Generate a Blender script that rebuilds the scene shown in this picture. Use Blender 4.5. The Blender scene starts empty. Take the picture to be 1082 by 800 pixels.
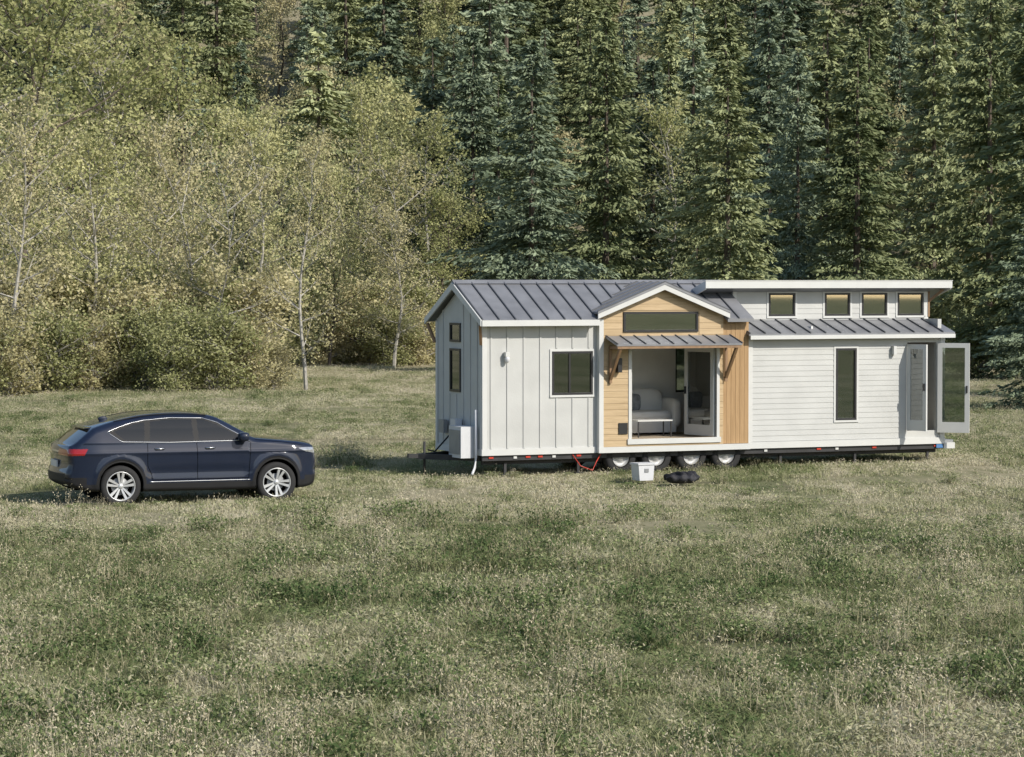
import bpy, bmesh, math, random
import numpy as np
from mathutils import Vector, Matrix

random.seed(7)
rng = np.random.default_rng(7)
scene = bpy.context.scene
COL = scene.collection

# ------------------------------------------------------------------ materials
def new_mat(name):
    m = bpy.data.materials.new(name); m.use_nodes = True
    nt = m.node_tree
    for n in list(nt.nodes): nt.nodes.remove(n)
    out = nt.nodes.new('ShaderNodeOutputMaterial')
    return m, nt, out

def N(nt, t, **kw):
    n = nt.nodes.new(t)
    for k, v in kw.items(): setattr(n, k, v)
    return n

def pmat(name, col, rough=0.6, metal=0.0, spec=0.5, coat=0.0, var=0.12, scale=3.0, bump=0.0, bscale=40.0, emis=None):
    m, nt, out = new_mat(name)
    p = N(nt, 'ShaderNodeBsdfPrincipled')
    p.inputs['Roughness'].default_value = rough
    p.inputs['Metallic'].default_value = metal
    p.inputs['Specular IOR Level'].default_value = spec
    p.inputs['Coat Weight'].default_value = coat
    p.inputs['Coat Roughness'].default_value = 0.04
    tc = N(nt, 'ShaderNodeTexCoord')
    nz = N(nt, 'ShaderNodeTexNoise'); nz.inputs['Scale'].default_value = scale; nz.inputs['Detail'].default_value = 6
    nt.links.new(tc.outputs['Object'], nz.inputs['Vector'])
    r = N(nt, 'ShaderNodeValToRGB')
    c0 = [c * (1 - var) for c in col]; c1 = [min(1, c * (1 + var)) for c in col]
    r.color_ramp.elements[0].position = .3; r.color_ramp.elements[1].position = .7
    r.color_ramp.elements[0].color = (*c0, 1); r.color_ramp.elements[1].color = (*c1, 1)
    nt.links.new(nz.outputs['Fac'], r.inputs['Fac'])
    nt.links.new(r.outputs['Color'], p.inputs['Base Color'])
    if bump > 0:
        n2 = N(nt, 'ShaderNodeTexNoise'); n2.inputs['Scale'].default_value = bscale; n2.inputs['Detail'].default_value = 4
        nt.links.new(tc.outputs['Object'], n2.inputs['Vector'])
        b = N(nt, 'ShaderNodeBump'); b.inputs['Strength'].default_value = bump; b.inputs['Distance'].default_value = 0.02
        nt.links.new(n2.outputs['Fac'], b.inputs['Height'])
        nt.links.new(b.outputs['Normal'], p.inputs['Normal'])
    nt.links.new(p.outputs['BSDF'], out.inputs['Surface'])
    return m

def leaf_mat(name, ca, cb, trans=0.3, nscale=0.25, objvar=0.4):
    m, nt, out = new_mat(name)
    at = N(nt, 'ShaderNodeAttribute', attribute_name='rnd')
    oi = N(nt, 'ShaderNodeObjectInfo')
    geo = N(nt, 'ShaderNodeNewGeometry')
    nz = N(nt, 'ShaderNodeTexNoise'); nz.inputs['Scale'].default_value = nscale; nz.inputs['Detail'].default_value = 2
    nt.links.new(geo.outputs['Position'], nz.inputs['Vector'])
    a = N(nt, 'ShaderNodeMath', operation='ADD'); nt.links.new(at.outputs['Fac'], a.inputs[0]); nt.links.new(nz.outputs['Fac'], a.inputs[1])
    b = N(nt, 'ShaderNodeMath', operation='MULTIPLY_ADD'); nt.links.new(a.outputs[0], b.inputs[0]); b.inputs[1].default_value = .5
    c = N(nt, 'ShaderNodeMath', operation='MULTIPLY_ADD'); nt.links.new(oi.outputs['Random'], c.inputs[0]); c.inputs[1].default_value = objvar; c.inputs[2].default_value = -objvar/2
    nt.links.new(c.outputs[0], b.inputs[2])
    mx = N(nt, 'ShaderNodeValToRGB')
    mx.color_ramp.elements[0].position = .15; mx.color_ramp.elements[1].position = .85
    mx.color_ramp.elements[0].color = (*ca, 1); mx.color_ramp.elements[1].color = (*cb, 1)
    nt.links.new(b.outputs[0], mx.inputs['Fac'])
    p = N(nt, 'ShaderNodeBsdfDiffuse')
    nt.links.new(mx.outputs['Color'], p.inputs['Color'])
    if trans > 0:
        t = N(nt, 'ShaderNodeBsdfTranslucent'); nt.links.new(mx.outputs['Color'], t.inputs['Color'])
        ms = N(nt, 'ShaderNodeMixShader'); ms.inputs[0].default_value = trans
        nt.links.new(p.outputs[0], ms.inputs[1]); nt.links.new(t.outputs[0], ms.inputs[2])
        nt.links.new(ms.outputs[0], out.inputs['Surface'])
    else: nt.links.new(p.outputs[0], out.inputs['Surface'])
    return m

def field_fac(nt):
    geo = N(nt, 'ShaderNodeNewGeometry')
    mp = N(nt, 'ShaderNodeMapping'); mp.inputs['Scale'].default_value = (1, .4, 1)
    nt.links.new(geo.outputs['Position'], mp.inputs['Vector'])
    n1 = N(nt, 'ShaderNodeTexNoise'); n1.inputs['Scale'].default_value = .30; n1.inputs['Detail'].default_value = 6; n1.inputs['Roughness'].default_value = .72; n1.inputs['Distortion'].default_value = .6
    nt.links.new(mp.outputs[0], n1.inputs['Vector'])
    n2 = N(nt, 'ShaderNodeTexNoise'); n2.inputs['Scale'].default_value = 2.2; n2.inputs['Detail'].default_value = 3
    nt.links.new(mp.outputs[0], n2.inputs['Vector'])
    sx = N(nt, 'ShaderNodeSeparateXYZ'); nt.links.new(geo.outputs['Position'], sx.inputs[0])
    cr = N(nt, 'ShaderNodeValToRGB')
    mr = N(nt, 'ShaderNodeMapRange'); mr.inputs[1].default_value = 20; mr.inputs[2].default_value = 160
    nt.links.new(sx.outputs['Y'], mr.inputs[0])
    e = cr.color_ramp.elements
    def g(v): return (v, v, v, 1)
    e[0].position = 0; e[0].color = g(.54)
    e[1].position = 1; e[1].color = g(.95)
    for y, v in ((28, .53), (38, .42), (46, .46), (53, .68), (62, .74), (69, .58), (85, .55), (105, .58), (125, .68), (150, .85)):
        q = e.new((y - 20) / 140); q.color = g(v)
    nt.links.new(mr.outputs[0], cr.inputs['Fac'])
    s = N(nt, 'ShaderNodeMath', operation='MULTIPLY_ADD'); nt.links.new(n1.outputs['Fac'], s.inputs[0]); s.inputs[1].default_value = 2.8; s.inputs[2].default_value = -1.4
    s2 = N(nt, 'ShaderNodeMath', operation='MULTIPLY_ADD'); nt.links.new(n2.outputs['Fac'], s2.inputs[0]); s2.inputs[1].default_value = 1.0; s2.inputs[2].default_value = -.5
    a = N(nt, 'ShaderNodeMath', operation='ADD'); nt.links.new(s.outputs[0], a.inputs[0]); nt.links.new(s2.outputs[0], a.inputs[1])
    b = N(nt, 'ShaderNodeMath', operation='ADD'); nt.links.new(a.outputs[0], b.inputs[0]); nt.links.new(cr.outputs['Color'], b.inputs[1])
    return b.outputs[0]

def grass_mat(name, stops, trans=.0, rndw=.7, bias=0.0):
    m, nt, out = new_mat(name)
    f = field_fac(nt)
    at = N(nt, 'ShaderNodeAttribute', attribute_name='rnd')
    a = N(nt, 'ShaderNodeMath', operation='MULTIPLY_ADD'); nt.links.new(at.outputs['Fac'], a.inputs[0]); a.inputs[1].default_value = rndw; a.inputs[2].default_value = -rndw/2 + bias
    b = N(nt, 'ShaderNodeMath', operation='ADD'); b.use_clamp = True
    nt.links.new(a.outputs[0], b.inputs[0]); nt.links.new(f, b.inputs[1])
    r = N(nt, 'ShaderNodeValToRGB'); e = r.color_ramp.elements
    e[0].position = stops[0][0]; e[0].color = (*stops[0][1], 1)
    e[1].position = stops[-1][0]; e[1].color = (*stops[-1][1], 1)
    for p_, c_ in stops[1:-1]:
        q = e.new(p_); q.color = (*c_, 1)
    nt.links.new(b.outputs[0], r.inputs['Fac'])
    p = N(nt, 'ShaderNodeBsdfDiffuse')
    nt.links.new(r.outputs['Color'], p.inputs['Color'])
    if trans > 0:
        t = N(nt, 'ShaderNodeBsdfTranslucent'); nt.links.new(r.outputs['Color'], t.inputs['Color'])
        ms = N(nt, 'ShaderNodeMixShader'); ms.inputs[0].default_value = trans
        nt.links.new(p.outputs[0], ms.inputs[1]); nt.links.new(t.outputs[0], ms.inputs[2])
        nt.links.new(ms.outputs[0], out.inputs['Surface'])
    else:
        nt.links.new(p.outputs[0], out.inputs['Surface'])
    return m

def glass_mat(name, tint, fac, rough=0.02):
    m, nt, out = new_mat(name)
    t = N(nt, 'ShaderNodeBsdfTransparent'); t.inputs['Color'].default_value = (*tint, 1)
    g = N(nt, 'ShaderNodeBsdfGlossy'); g.inputs['Roughness'].default_value = rough; g.inputs['Color'].default_value = (.9, .95, .95, 1)
    lw = N(nt, 'ShaderNodeLayerWeight'); lw.inputs['Blend'].default_value = .35
    ma = N(nt, 'ShaderNodeMath', operation='ADD'); ma.use_clamp = True; ma.inputs[1].default_value = fac
    nt.links.new(lw.outputs['Fresnel'], ma.inputs[0])
    ms = N(nt, 'ShaderNodeMixShader')
    nt.links.new(ma.outputs[0], ms.inputs[0]); nt.links.new(t.outputs[0], ms.inputs[1]); nt.links.new(g.outputs[0], ms.inputs[2])
    nt.links.new(ms.outputs[0], out.inputs['Surface'])
    return m

def wood_mat(name, c0, c1, stretch=(1, 1, 12)):
    m, nt, out = new_mat(name)
    tc = N(nt, 'ShaderNodeTexCoord'); mp = N(nt, 'ShaderNodeMapping'); mp.inputs['Scale'].default_value = stretch
    nt.links.new(tc.outputs['Object'], mp.inputs['Vector'])
    nz = N(nt, 'ShaderNodeTexNoise'); nz.inputs['Scale'].default_value = 1.2; nz.inputs['Detail'].default_value = 8; nz.inputs['Roughness'].default_value = .7
    nt.links.new(mp.outputs[0], nz.inputs['Vector'])
    r = N(nt, 'ShaderNodeValToRGB'); r.color_ramp.elements[0].position = .3; r.color_ramp.elements[1].position = .7
    r.color_ramp.elements[0].color = (*c0, 1); r.color_ramp.elements[1].color = (*c1, 1)
    nt.links.new(nz.outputs['Fac'], r.inputs['Fac'])
    p = N(nt, 'ShaderNodeBsdfPrincipled'); p.inputs['Roughness'].default_value = .55
    nt.links.new(r.outputs['Color'], p.inputs['Base Color']); nt.links.new(p.outputs[0], out.inputs['Surface'])
    return m

M_WHITE = pmat('white_siding_paint', (.50, .505, .49), .55, var=.07, scale=1.5, bump=.1, bscale=25)
M_TRIM = pmat('white_trim_paint', (.59, .595, .58), .5, var=.03)
M_ROOF = pmat('dark_metal_roof', (.23, .235, .25), .42, metal=.2, var=.18, scale=2)
M_ROOFL = pmat('metal_roof_seam', (.10, .105, .115), .4, metal=.2, var=.1)
M_CEDAR = wood_mat('cedar_boards', (.38, .27, .145), (.57, .43, .26), (1, 3, 14))
M_CEDARV = wood_mat('cedar_boards_vertical', (.31, .19, .085), (.45, .29, .145), (14, 3, 1))
M_BEAM = wood_mat('timber_brace', (.20, .12, .065), (.32, .20, .11), (8, 8, 1))
M_BLACK = pmat('black_frame', (.022, .022, .024), .4, var=.1)
M_STEEL = pmat('chassis_steel', (.03, .03, .032), .6, var=.3)
M_GLASS = glass_mat('window_glass', (.55, .6, .58), .18)
M_GLASS2 = glass_mat('transom_glass', (.55, .6, .58), .36)
M_INT = pmat('interior_wall', (.82, .81, .78), .8, var=.04)
M_FLOOR = wood_mat('interior_floor', (.34, .28, .2), (.48, .4, .3), (1, 12, 1))
M_SOFA = pmat('sofa_fabric', (.80, .79, .76), .9, var=.06, bump=.2)
M_PILLOW = pmat('pillow_fabric', (.24, .26, .28), .9, var=.3, scale=14)
M_RUBBER = pmat('tyre_rubber', (.022, .022, .023), .85, var=.2)
M_SILVER = pmat('silver_wheel', (.58, .59, .60), .35, metal=.5, var=.05)
M_WWHEEL = pmat('grey_steel_wheel', (.45, .45, .45), .45, metal=.2, var=.1)
M_RED = pmat('red_reflector', (.50, .05, .03), .3, var=.1)
M_PLASTIC = pmat('white_plastic', (.60, .61, .63), .4, var=.04)
M_BAG = pmat('black_bag', (.03, .03, .035), .7, spec=.3, var=.4, bump=.8, bscale=9)
M_GREY = pmat('grey_metal', (.28, .29, .30), .5, metal=.4, var=.1)
M_BLUE = pmat('blue_plastic', (.08, .2, .42), .4)
M_BARK = pmat('bark_dark', (.12, .095, .075), .9, var=.35, scale=6)
M_BARKL = pmat('bark_pale', (.36, .34, .30), .9, var=.3, scale=5)

# ------------------------------------------------------------------ mesh helpers
class MB:
    def __init__(s): s.v = []; s.f = []; s.m = []; s.mats = []; s.sm = []
    def mi(s, mat):
        if mat not in s.mats: s.mats.append(mat)
        return s.mats.index(mat)
    def poly(s, pts, faces, mat, smooth=False):
        b = len(s.v); s.v += [tuple(p) for p in pts]; i = s.mi(mat)
        for f in faces: s.f.append([b + k for k in f]); s.m.append(i); s.sm.append(smooth)
    def box(s, x0, x1, y0, y1, z0, z1, mat):
        p = [(x0,y0,z0),(x1,y0,z0),(x1,y1,z0),(x0,y1,z0),(x0,y0,z1),(x1,y0,z1),(x1,y1,z1),(x0,y1,z1)]
        s.poly(p, [(0,3,2,1),(4,5,6,7),(0,1,5,4),(1,2,6,5),(2,3,7,6),(3,0,4,7)], mat)
    def prism(s, prof, axis, a, b, mat, smooth=False):
        n = len(prof)
        def P(q, t):
            return (t, q[0], q[1]) if axis == 'x' else ((q[0], t, q[1]) if axis == 'y' else (q[0], q[1], t))
        pts = [P(q, a) for q in prof] + [P(q, b) for q in prof]
        fs = [tuple(range(n)), tuple(range(2*n-1, n-1, -1))] + [(i, (i+1) % n, n+(i+1) % n, n+i) for i in range(n)]
        s.poly(pts, fs, mat, smooth)
    def beam(s, p, q, w, h, mat):
        p = Vector(p); q = Vector(q); d = (q-p).normalized()
        up = Vector((0,0,1)) if abs(d.z) < .95 else Vector((0,1,0))
        a = d.cross(up).normalized()*w/2; b = a.cross(d).normalized()*h/2
        pts = [p-a-b, p+a-b, p+a+b, p-a+b, q-a-b, q+a-b, q+a+b, q-a+b]
        s.poly(pts, [(0,1,2,3),(7,6,5,4),(0,4,5,1),(1,5,6,2),(2,6,7,3),(3,7,4,0)], mat)
    def tube(s, pts, rad, mat, sides=6):
        pts = [Vector(p) for p in pts]; n = len(pts); out = []
        for i, p in enumerate(pts):
            d = (pts[min(i+1, n-1)] - pts[max(i-1, 0)]).normalized()
            up = Vector((0,0,1)) if abs(d.z) < .9 else Vector((1,0,0))
            a = d.cross(up).normalized(); b = d.cross(a).normalized()
            r = rad[i] if hasattr(rad, '__len__') else rad
            for k in range(sides):
                t = 2*math.pi*k/sides
                out.append(p + a*math.cos(t)*r + b*math.sin(t)*r)
        fs = []
        for i in range(n-1):
            for k in range(sides):
                fs.append((i*sides+k, i*sides+(k+1) % sides, (i+1)*sides+(k+1) % sides, (i+1)*sides+k))
        fs.append(tuple(range(sides-1, -1, -1))); fs.append(tuple((n-1)*sides+k for k in range(sides)))
        s.poly(out, fs, mat, True)
    def lathe(s, c, prof, mat, seg=40, axis='y'):
        pts = []; n = len(prof)
        for k in range(seg):
            t = 2*math.pi*k/seg
            for o, r in prof: pts.append((c[0]+r*math.cos(t), c[1]+o, c[2]+r*math.sin(t)))
        fs = [(k*n+i, k*n+i+1, ((k+1) % seg)*n+i+1, ((k+1) % seg)*n+i) for k in range(seg) for i in range(n-1)]
        s.poly(pts, fs, mat, True)
    def ellipsoid(s, c, r, mat, nu=16, nv=10, e=1.0):
        pts = []; fs = []
        def sg(v): return math.copysign(abs(v)**e, v)
        for j in range(nv+1):
            ph = -math.pi/2 + math.pi*j/nv
            for i in range(nu):
                th = 2*math.pi*i/nu
                pts.append((c[0]+r[0]*sg(math.cos(ph))*sg(math.cos(th)), c[1]+r[1]*sg(math.cos(ph))*sg(math.sin(th)), c[2]+r[2]*sg(math.sin(ph))))
        for j in range(nv):
            for i in range(nu):
                fs.append((j*nu+i, j*nu+(i+1) % nu, (j+1)*nu+(i+1) % nu, (j+1)*nu+i))
        s.poly(pts, fs, mat, True)
    def build(s, name, parent=None, fix=True):
        me = bpy.data.meshes.new(name); me.from_pydata(s.v, [], s.f)
        for m in s.mats: me.materials.append(m)
        me.polygons.foreach_set('material_index', s.m)
        me.polygons.foreach_set('use_smooth', s.sm)
        if fix:
            bm = bmesh.new(); bm.from_mesh(me); bmesh.ops.recalc_face_normals(bm, faces=bm.faces); bm.to_mesh(me); bm.free()
        o = bpy.data.objects.new(name, me); COL.objects.link(o)
        if parent: o.parent = parent
        return o

def empty(name, loc=(0,0,0), rz=0):
    e = bpy.data.objects.new(name, None); COL.objects.link(e); e.location = loc; e.rotation_euler = (0,0,rz); e.empty_display_size = .3
    return e

def quad_mesh(name, V, Q, mats, midx=None, rnd=None, smooth=False):
    me = bpy.data.meshes.new(name)
    V = np.asarray(V, np.float32); Q = np.asarray(Q, np.int32)
    me.vertices.add(len(V)); me.vertices.foreach_set('co', V.ravel())
    me.loops.add(Q.size); me.loops.foreach_set('vertex_index', Q.ravel())
    me.polygons.add(len(Q)); me.polygons.foreach_set('loop_start', np.arange(0, Q.size, 4, dtype=np.int32))
    if midx is not None: me.polygons.foreach_set('material_index', np.asarray(midx, np.int32))
    me.polygons.foreach_set('use_smooth', np.full(len(Q), smooth))
    for m in mats: me.materials.append(m)
    if rnd is not None:
        a = me.attributes.new('rnd', 'FLOAT', 'POINT'); a.data.foreach_set('value', np.asarray(rnd, np.float32))
    me.update(calc_edges=True); me.validate()
    return me

# ------------------------------------------------------------------ terrain
def hillz(x, y):
    x = np.asarray(x, float); y = np.asarray(y, float)
    t = np.clip((y - 148) / 60, 0, 1)
    h = np.where(y > 148, np.where(y < 208, .32*60*t*t/2*1.0, .32*30 + .32*(y-208)), 0)
    n = .05*np.sin(x*.31+y*.17)+.04*np.sin(x*.83-y*.41+1.3)+.03*np.sin(y*.9+x*.2)
    return h + n
gy = np.concatenate([np.arange(-500, -80, 30), np.arange(-80, 20, 10), np.arange(20, 110, 1.0), np.arange(110, 240, 4), np.arange(240, 640, 20)])
gx = np.concatenate([np.arange(-500, -60, 20), np.arange(-60, 60, 1.5), np.arange(60, 501, 20)])
GX, GY = np.meshgrid(gx, gy); GZ = hillz(GX, GY)
V = np.stack([GX, GY, GZ], -1).reshape(-1, 3); nx = len(gx); ny = len(gy)
I = (np.arange(ny-1)[:, None]*nx + np.arange(nx-1)[None]).ravel()
Q = np.stack([I, I+1, I+nx+1, I+nx], -1)
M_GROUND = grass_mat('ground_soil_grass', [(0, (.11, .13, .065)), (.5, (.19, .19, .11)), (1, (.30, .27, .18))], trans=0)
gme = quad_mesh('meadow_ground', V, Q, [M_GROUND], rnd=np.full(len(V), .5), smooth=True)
COL.objects.link(bpy.data.objects.new('meadow_ground', gme))

# ------------------------------------------------------------------ grass
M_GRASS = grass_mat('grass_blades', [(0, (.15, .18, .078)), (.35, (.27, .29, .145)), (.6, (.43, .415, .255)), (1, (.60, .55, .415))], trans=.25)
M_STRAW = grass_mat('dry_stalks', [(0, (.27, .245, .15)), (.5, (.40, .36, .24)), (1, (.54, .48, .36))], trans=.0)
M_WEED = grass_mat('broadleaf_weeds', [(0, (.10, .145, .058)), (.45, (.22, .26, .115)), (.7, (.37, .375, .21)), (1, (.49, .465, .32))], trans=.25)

def blades(px, py, h, w, lean, r, seg=2):
    n = len(px); az = r.uniform(0, 2*np.pi, n); la = r.uniform(0, 2*np.pi, n)
    wx = np.cos(az)*w/2; wy = np.sin(az)*w/2
    V = np.zeros((n, 2*(seg+1), 3))
    for k in range(seg+1):
        s = k/seg; wd = [1, .8, .18][k] if seg == 2 else 1-s*.8
        ox = np.cos(la)*lean*h*s**2; oy = np.sin(la)*lean*h*s**2; oz = h*s*(1-.25*lean*s)
        V[:, 2*k] = np.stack([px+ox-wx*wd, py+oy-wy*wd, oz-.02*(k == 0)], -1)
        V[:, 2*k+1] = np.stack([px+ox+wx*wd, py+oy+wy*wd, oz-.02*(k == 0)], -1)
    base = (np.arange(n)*2*(seg+1))[:, None]
    Qs = [base + np.array([[2*k, 2*k+1, 2*k+3, 2*k+2]]) for k in range(seg)]
    Q = np.stack(Qs, 1).reshape(-1, 4)
    return V.reshape(-1, 3), Q

def leaves(P, D, L, W, r, up=.0):
    n = len(P)
    D = D/np.maximum(1e-6, np.linalg.norm(D, axis=1, keepdims=True))
    R = r.normal(size=(n, 3)); R[:, 2] += up*2
    S = np.cross(D, R); S /= np.maximum(1e-6, np.linalg.norm(S, axis=1, keepdims=True))
    L = L[:, None]/2; W = W[:, None]/2
    V = np.stack([P-D*L, P+S*W-D*L*.1, P+D*L, P-S*W-D*L*.1], 1).reshape(-1, 3)
    return V, np.arange(4*n).reshape(n, 4)

def join(parts):
    Vs, Qs, Ms, Rs = [], [], [], []; b = 0
    for V, Q, mi, rn in parts:
        Vs.append(V); Qs.append(Q+b); Ms.append(np.full(len(Q), mi)); Rs.append(rn); b += len(V)
    return np.concatenate(Vs), np.concatenate(Qs), np.concatenate(Ms), np.concatenate(Rs)

TS = 4.0
def grass_tile(seed, hs=1.0, nb=9500, straw=700, weeds=1300, nwc=30):
    r = np.random.default_rng(seed)
    px = r.uniform(-TS/2-.1, TS/2+.1, nb); py = r.uniform(-TS/2-.1, TS/2+.1, nb)
    cl = .55+.45*np.sin(px*2.1+seed)*np.cos(py*2.7+seed*2)+.3*np.sin(px*6+py*5)
    h = hs*(.06+.09*np.clip(cl, 0, 1.3)+r.uniform(0, .06, nb))
    V1, Q1 = blades(px, py, h, r.uniform(.008, .017, nb), r.uniform(.4, 1.5, nb), r)
    r1 = np.repeat(np.clip(r.uniform(0, 1, nb)*.7+.15*cl, 0, 1), 6)
    nc = 34; cx = r.uniform(-2, 2, nc); cy = r.uniform(-2, 2, nc)
    k = r.integers(0, nc, straw); sx = cx[k]+r.normal(0, .2, straw); sy = cy[k]+r.normal(0, .2, straw)
    hh = hs*r.uniform(.14, .38, straw)
    V2, Q2 = blades(sx, sy, hh, r.uniform(.004, .008, straw), r.uniform(.1, .9, straw), r)
    r2 = np.repeat(r.uniform(0, 1, straw), 6)
    P = V2.reshape(straw, 6, 3)[:, 4:6].mean(1)
    D = np.stack([r.normal(0, .6, straw), r.normal(0, .6, straw), np.ones(straw)*.7], -1)
    V3, Q3 = leaves(P, D, r.uniform(.03, .06, straw), r.uniform(.010, .020, straw), r)
    r3 = np.repeat(r.uniform(.2, 1, straw), 4)
    cx = r.uniform(-2, 2, nwc); cy = r.uniform(-2, 2, nwc); ch = r.uniform(.07, .26, nwc)*hs; cr_ = r.uniform(-.4, .3, nwc)
    k = r.integers(0, nwc, weeds)
    P = np.stack([cx[k]+r.normal(0, .22, weeds), cy[k]+r.normal(0, .22, weeds), ch[k]*r.uniform(.2, 1.1, weeds)], -1)
    D = np.stack([r.normal(size=weeds), r.normal(size=weeds), r.uniform(-.2, .8, weeds)], -1)
    V4, Q4 = leaves(P, D, r.uniform(.035, .08, weeds), r.uniform(.018, .038, weeds), r, up=1)
    r4 = np.repeat(np.clip(r.uniform(0.1, .9, weeds)+cr_[k], -.3, 1.3), 4)
    V, Q, Mi, R = join([(V1, Q1, 0, r1), (V2, Q2, 1, r2), (V3, Q3, 1, r3), (V4, Q4, 2, r4)])
    return quad_mesh('grass_tile_%d' % seed, V, Q, [M_GRASS, M_STRAW, M_WEED], Mi, R)

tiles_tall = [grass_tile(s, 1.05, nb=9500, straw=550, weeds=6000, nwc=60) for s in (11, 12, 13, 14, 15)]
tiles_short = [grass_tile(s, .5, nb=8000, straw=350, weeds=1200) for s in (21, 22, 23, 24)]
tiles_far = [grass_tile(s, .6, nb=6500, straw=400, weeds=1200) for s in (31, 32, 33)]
GR = empty('meadow_grass')
def put(me, name, parent, x, y, z, rz, s=1.0, sz=None):
    o = bpy.data.objects.new(name, me); COL.objects.link(o)
    o.location = (x, y, z); o.rotation_euler = (0, 0, rz); o.scale = (s, s, sz if sz else s)
    if parent: o.parent = parent
    return o
y = 20.0
while y < 168:
    hw = .19*y + 5
    x = -math.ceil(hw/TS)*TS
    while x <= hw:
        if 51 < y < 78: ml = tiles_short
        elif y >= 78: ml = tiles_far if y > 100 else random.choice([tiles_far, tiles_short])
        else: ml = tiles_tall if y < 47 else random.choice([tiles_tall, tiles_short])
        put(random.choice(ml), 'grass_patch', GR, x+random.uniform(-.2, .2), y+random.uniform(-.2, .2), float(hillz(x, y)), random.randrange(4)*math.pi/2, 1.0, random.uniform(.8, 1.25))
        x += TS
    y += TS

def tuft(seed, kind):
    r = np.random.default_rng(seed)
    parts = []
    n = 130
    a = r.uniform(0, 2*np.pi, n); q = np.abs(r.normal(0, .16, n))
    V1, Q1 = blades(np.cos(a)*q, np.sin(a)*q, r.uniform(.15, .38, n), r.uniform(.008, .015, n), r.uniform(.3, 1.2, n), r)
    parts.append((V1, Q1, 0, np.repeat(r.uniform(0, 1, n), 6)))
    m = 22 if kind == 0 else 3
    sx = r.normal(0, .16, m); sy = r.normal(0, .16, m); hh = r.uniform(.3, .7, m)
    V2, Q2 = blades(sx, sy, hh, r.uniform(.006, .01, m), r.uniform(.05, .5, m), r)
    parts.append((V2, Q2, 1, np.repeat(r.uniform(0, 1, m), 6)))
    T = V2.reshape(m, 6, 3)[:, 4:6].mean(1)
    P = np.repeat(T, 9, 0) + r.normal(0, 1, (m*9, 3))*np.array([.03, .03, .07]); mm = len(P)
    V3, Q3 = leaves(P, r.normal(size=(mm, 3))+np.array([0, 0, 1]), r.uniform(.03, .05, mm), r.uniform(.010, .02, mm), r)
    parts.append((V3, Q3, 1, np.repeat(r.uniform(0, 1, mm), 4)))
    w = 120 if kind == 0 else 420
    P = np.stack([r.normal(0, .24, w), r.normal(0, .24, w), r.uniform(.04, .34, w)], -1)
    V4, Q4 = leaves(P, r.normal(size=(w, 3))+np.array([0, 0, .4]), r.uniform(.05, .1, w), r.uniform(.022, .045, w), r, up=1)
    parts.append((V4, Q4, 2, np.repeat(r.uniform(-.6, .4, w), 4)))
    V, Q, Mi, R = join(parts)
    return quad_mesh('tuft_%d' % seed, V, Q, [M_GRASS, M_STRAW, M_WEED], Mi, R)
tufts = [tuft(40+i, i % 2) for i in range(6)]
def clumpn(x, y): return math.sin(x*.5+1)*math.cos(y*.33)+.6*math.sin(x*1.1+y*.7)+.4*math.sin(y*1.3-x*.4)
cnt = 0
while cnt < 1100:
    y = 22 + 110*random.random()**1.6; x = random.uniform(-1, 1)*(.2*y+3)
    c_ = clumpn(x, y)
    if abs(c_)+random.uniform(-.8, .8) < .35: continue
    if 52 < y < 72 and random.random() < .8: continue
    near = y < 52
    dry = (c_ < -.3) if random.random() < .8 else (c_ > 0)
    put(tufts[random.choice((0, 2, 4) if dry else (1, 3, 5))], 'grass_tuft', GR, x, y, float(hillz(x, y)), random.uniform(0, 6.28), random.uniform(.45, .95) if near else random.uniform(.35, .6))
    cnt += 1
for i in range(80):
    x = random.uniform(-5.2, -3.4) if i < 14 else random.uniform(-13, 16)
    yy = random.uniform(66, 71) if i < 14 else random.uniform(72, 80)
    put(tufts[0 if i % 2 else 2], 'grass_tuft', GR, x, yy, float(hillz(x, yy)), random.uniform(0, 6.28), random.uniform(.5, 1.0) if i < 14 else random.uniform(.4, .7))

# ------------------------------------------------------------------ trees
M_CON = [leaf_mat('conifer_needles_a', (.10, .13, .062), (.40, .425, .225), .0, objvar=.55),  # needle colours lightened and desaturated, haze put into the albedo
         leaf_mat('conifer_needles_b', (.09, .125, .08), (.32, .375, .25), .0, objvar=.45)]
M_DEC = [leaf_mat('alder_leaves', (.24, .265, .105), (.60, .575, .30), .3),  # leaf colours raised as well, standing in for haze
         leaf_mat('autumn_leaves', (.37, .34, .175), (.68, .62, .38), .3),
         leaf_mat('shrub_leaves', (.22, .245, .10), (.54, .525, .28), .3)]

def mb_to_quads(mb):
    V = np.array(mb.v); Q = [f for f in mb.f if len(f) == 4]
    return V, np.array(Q)

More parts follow.
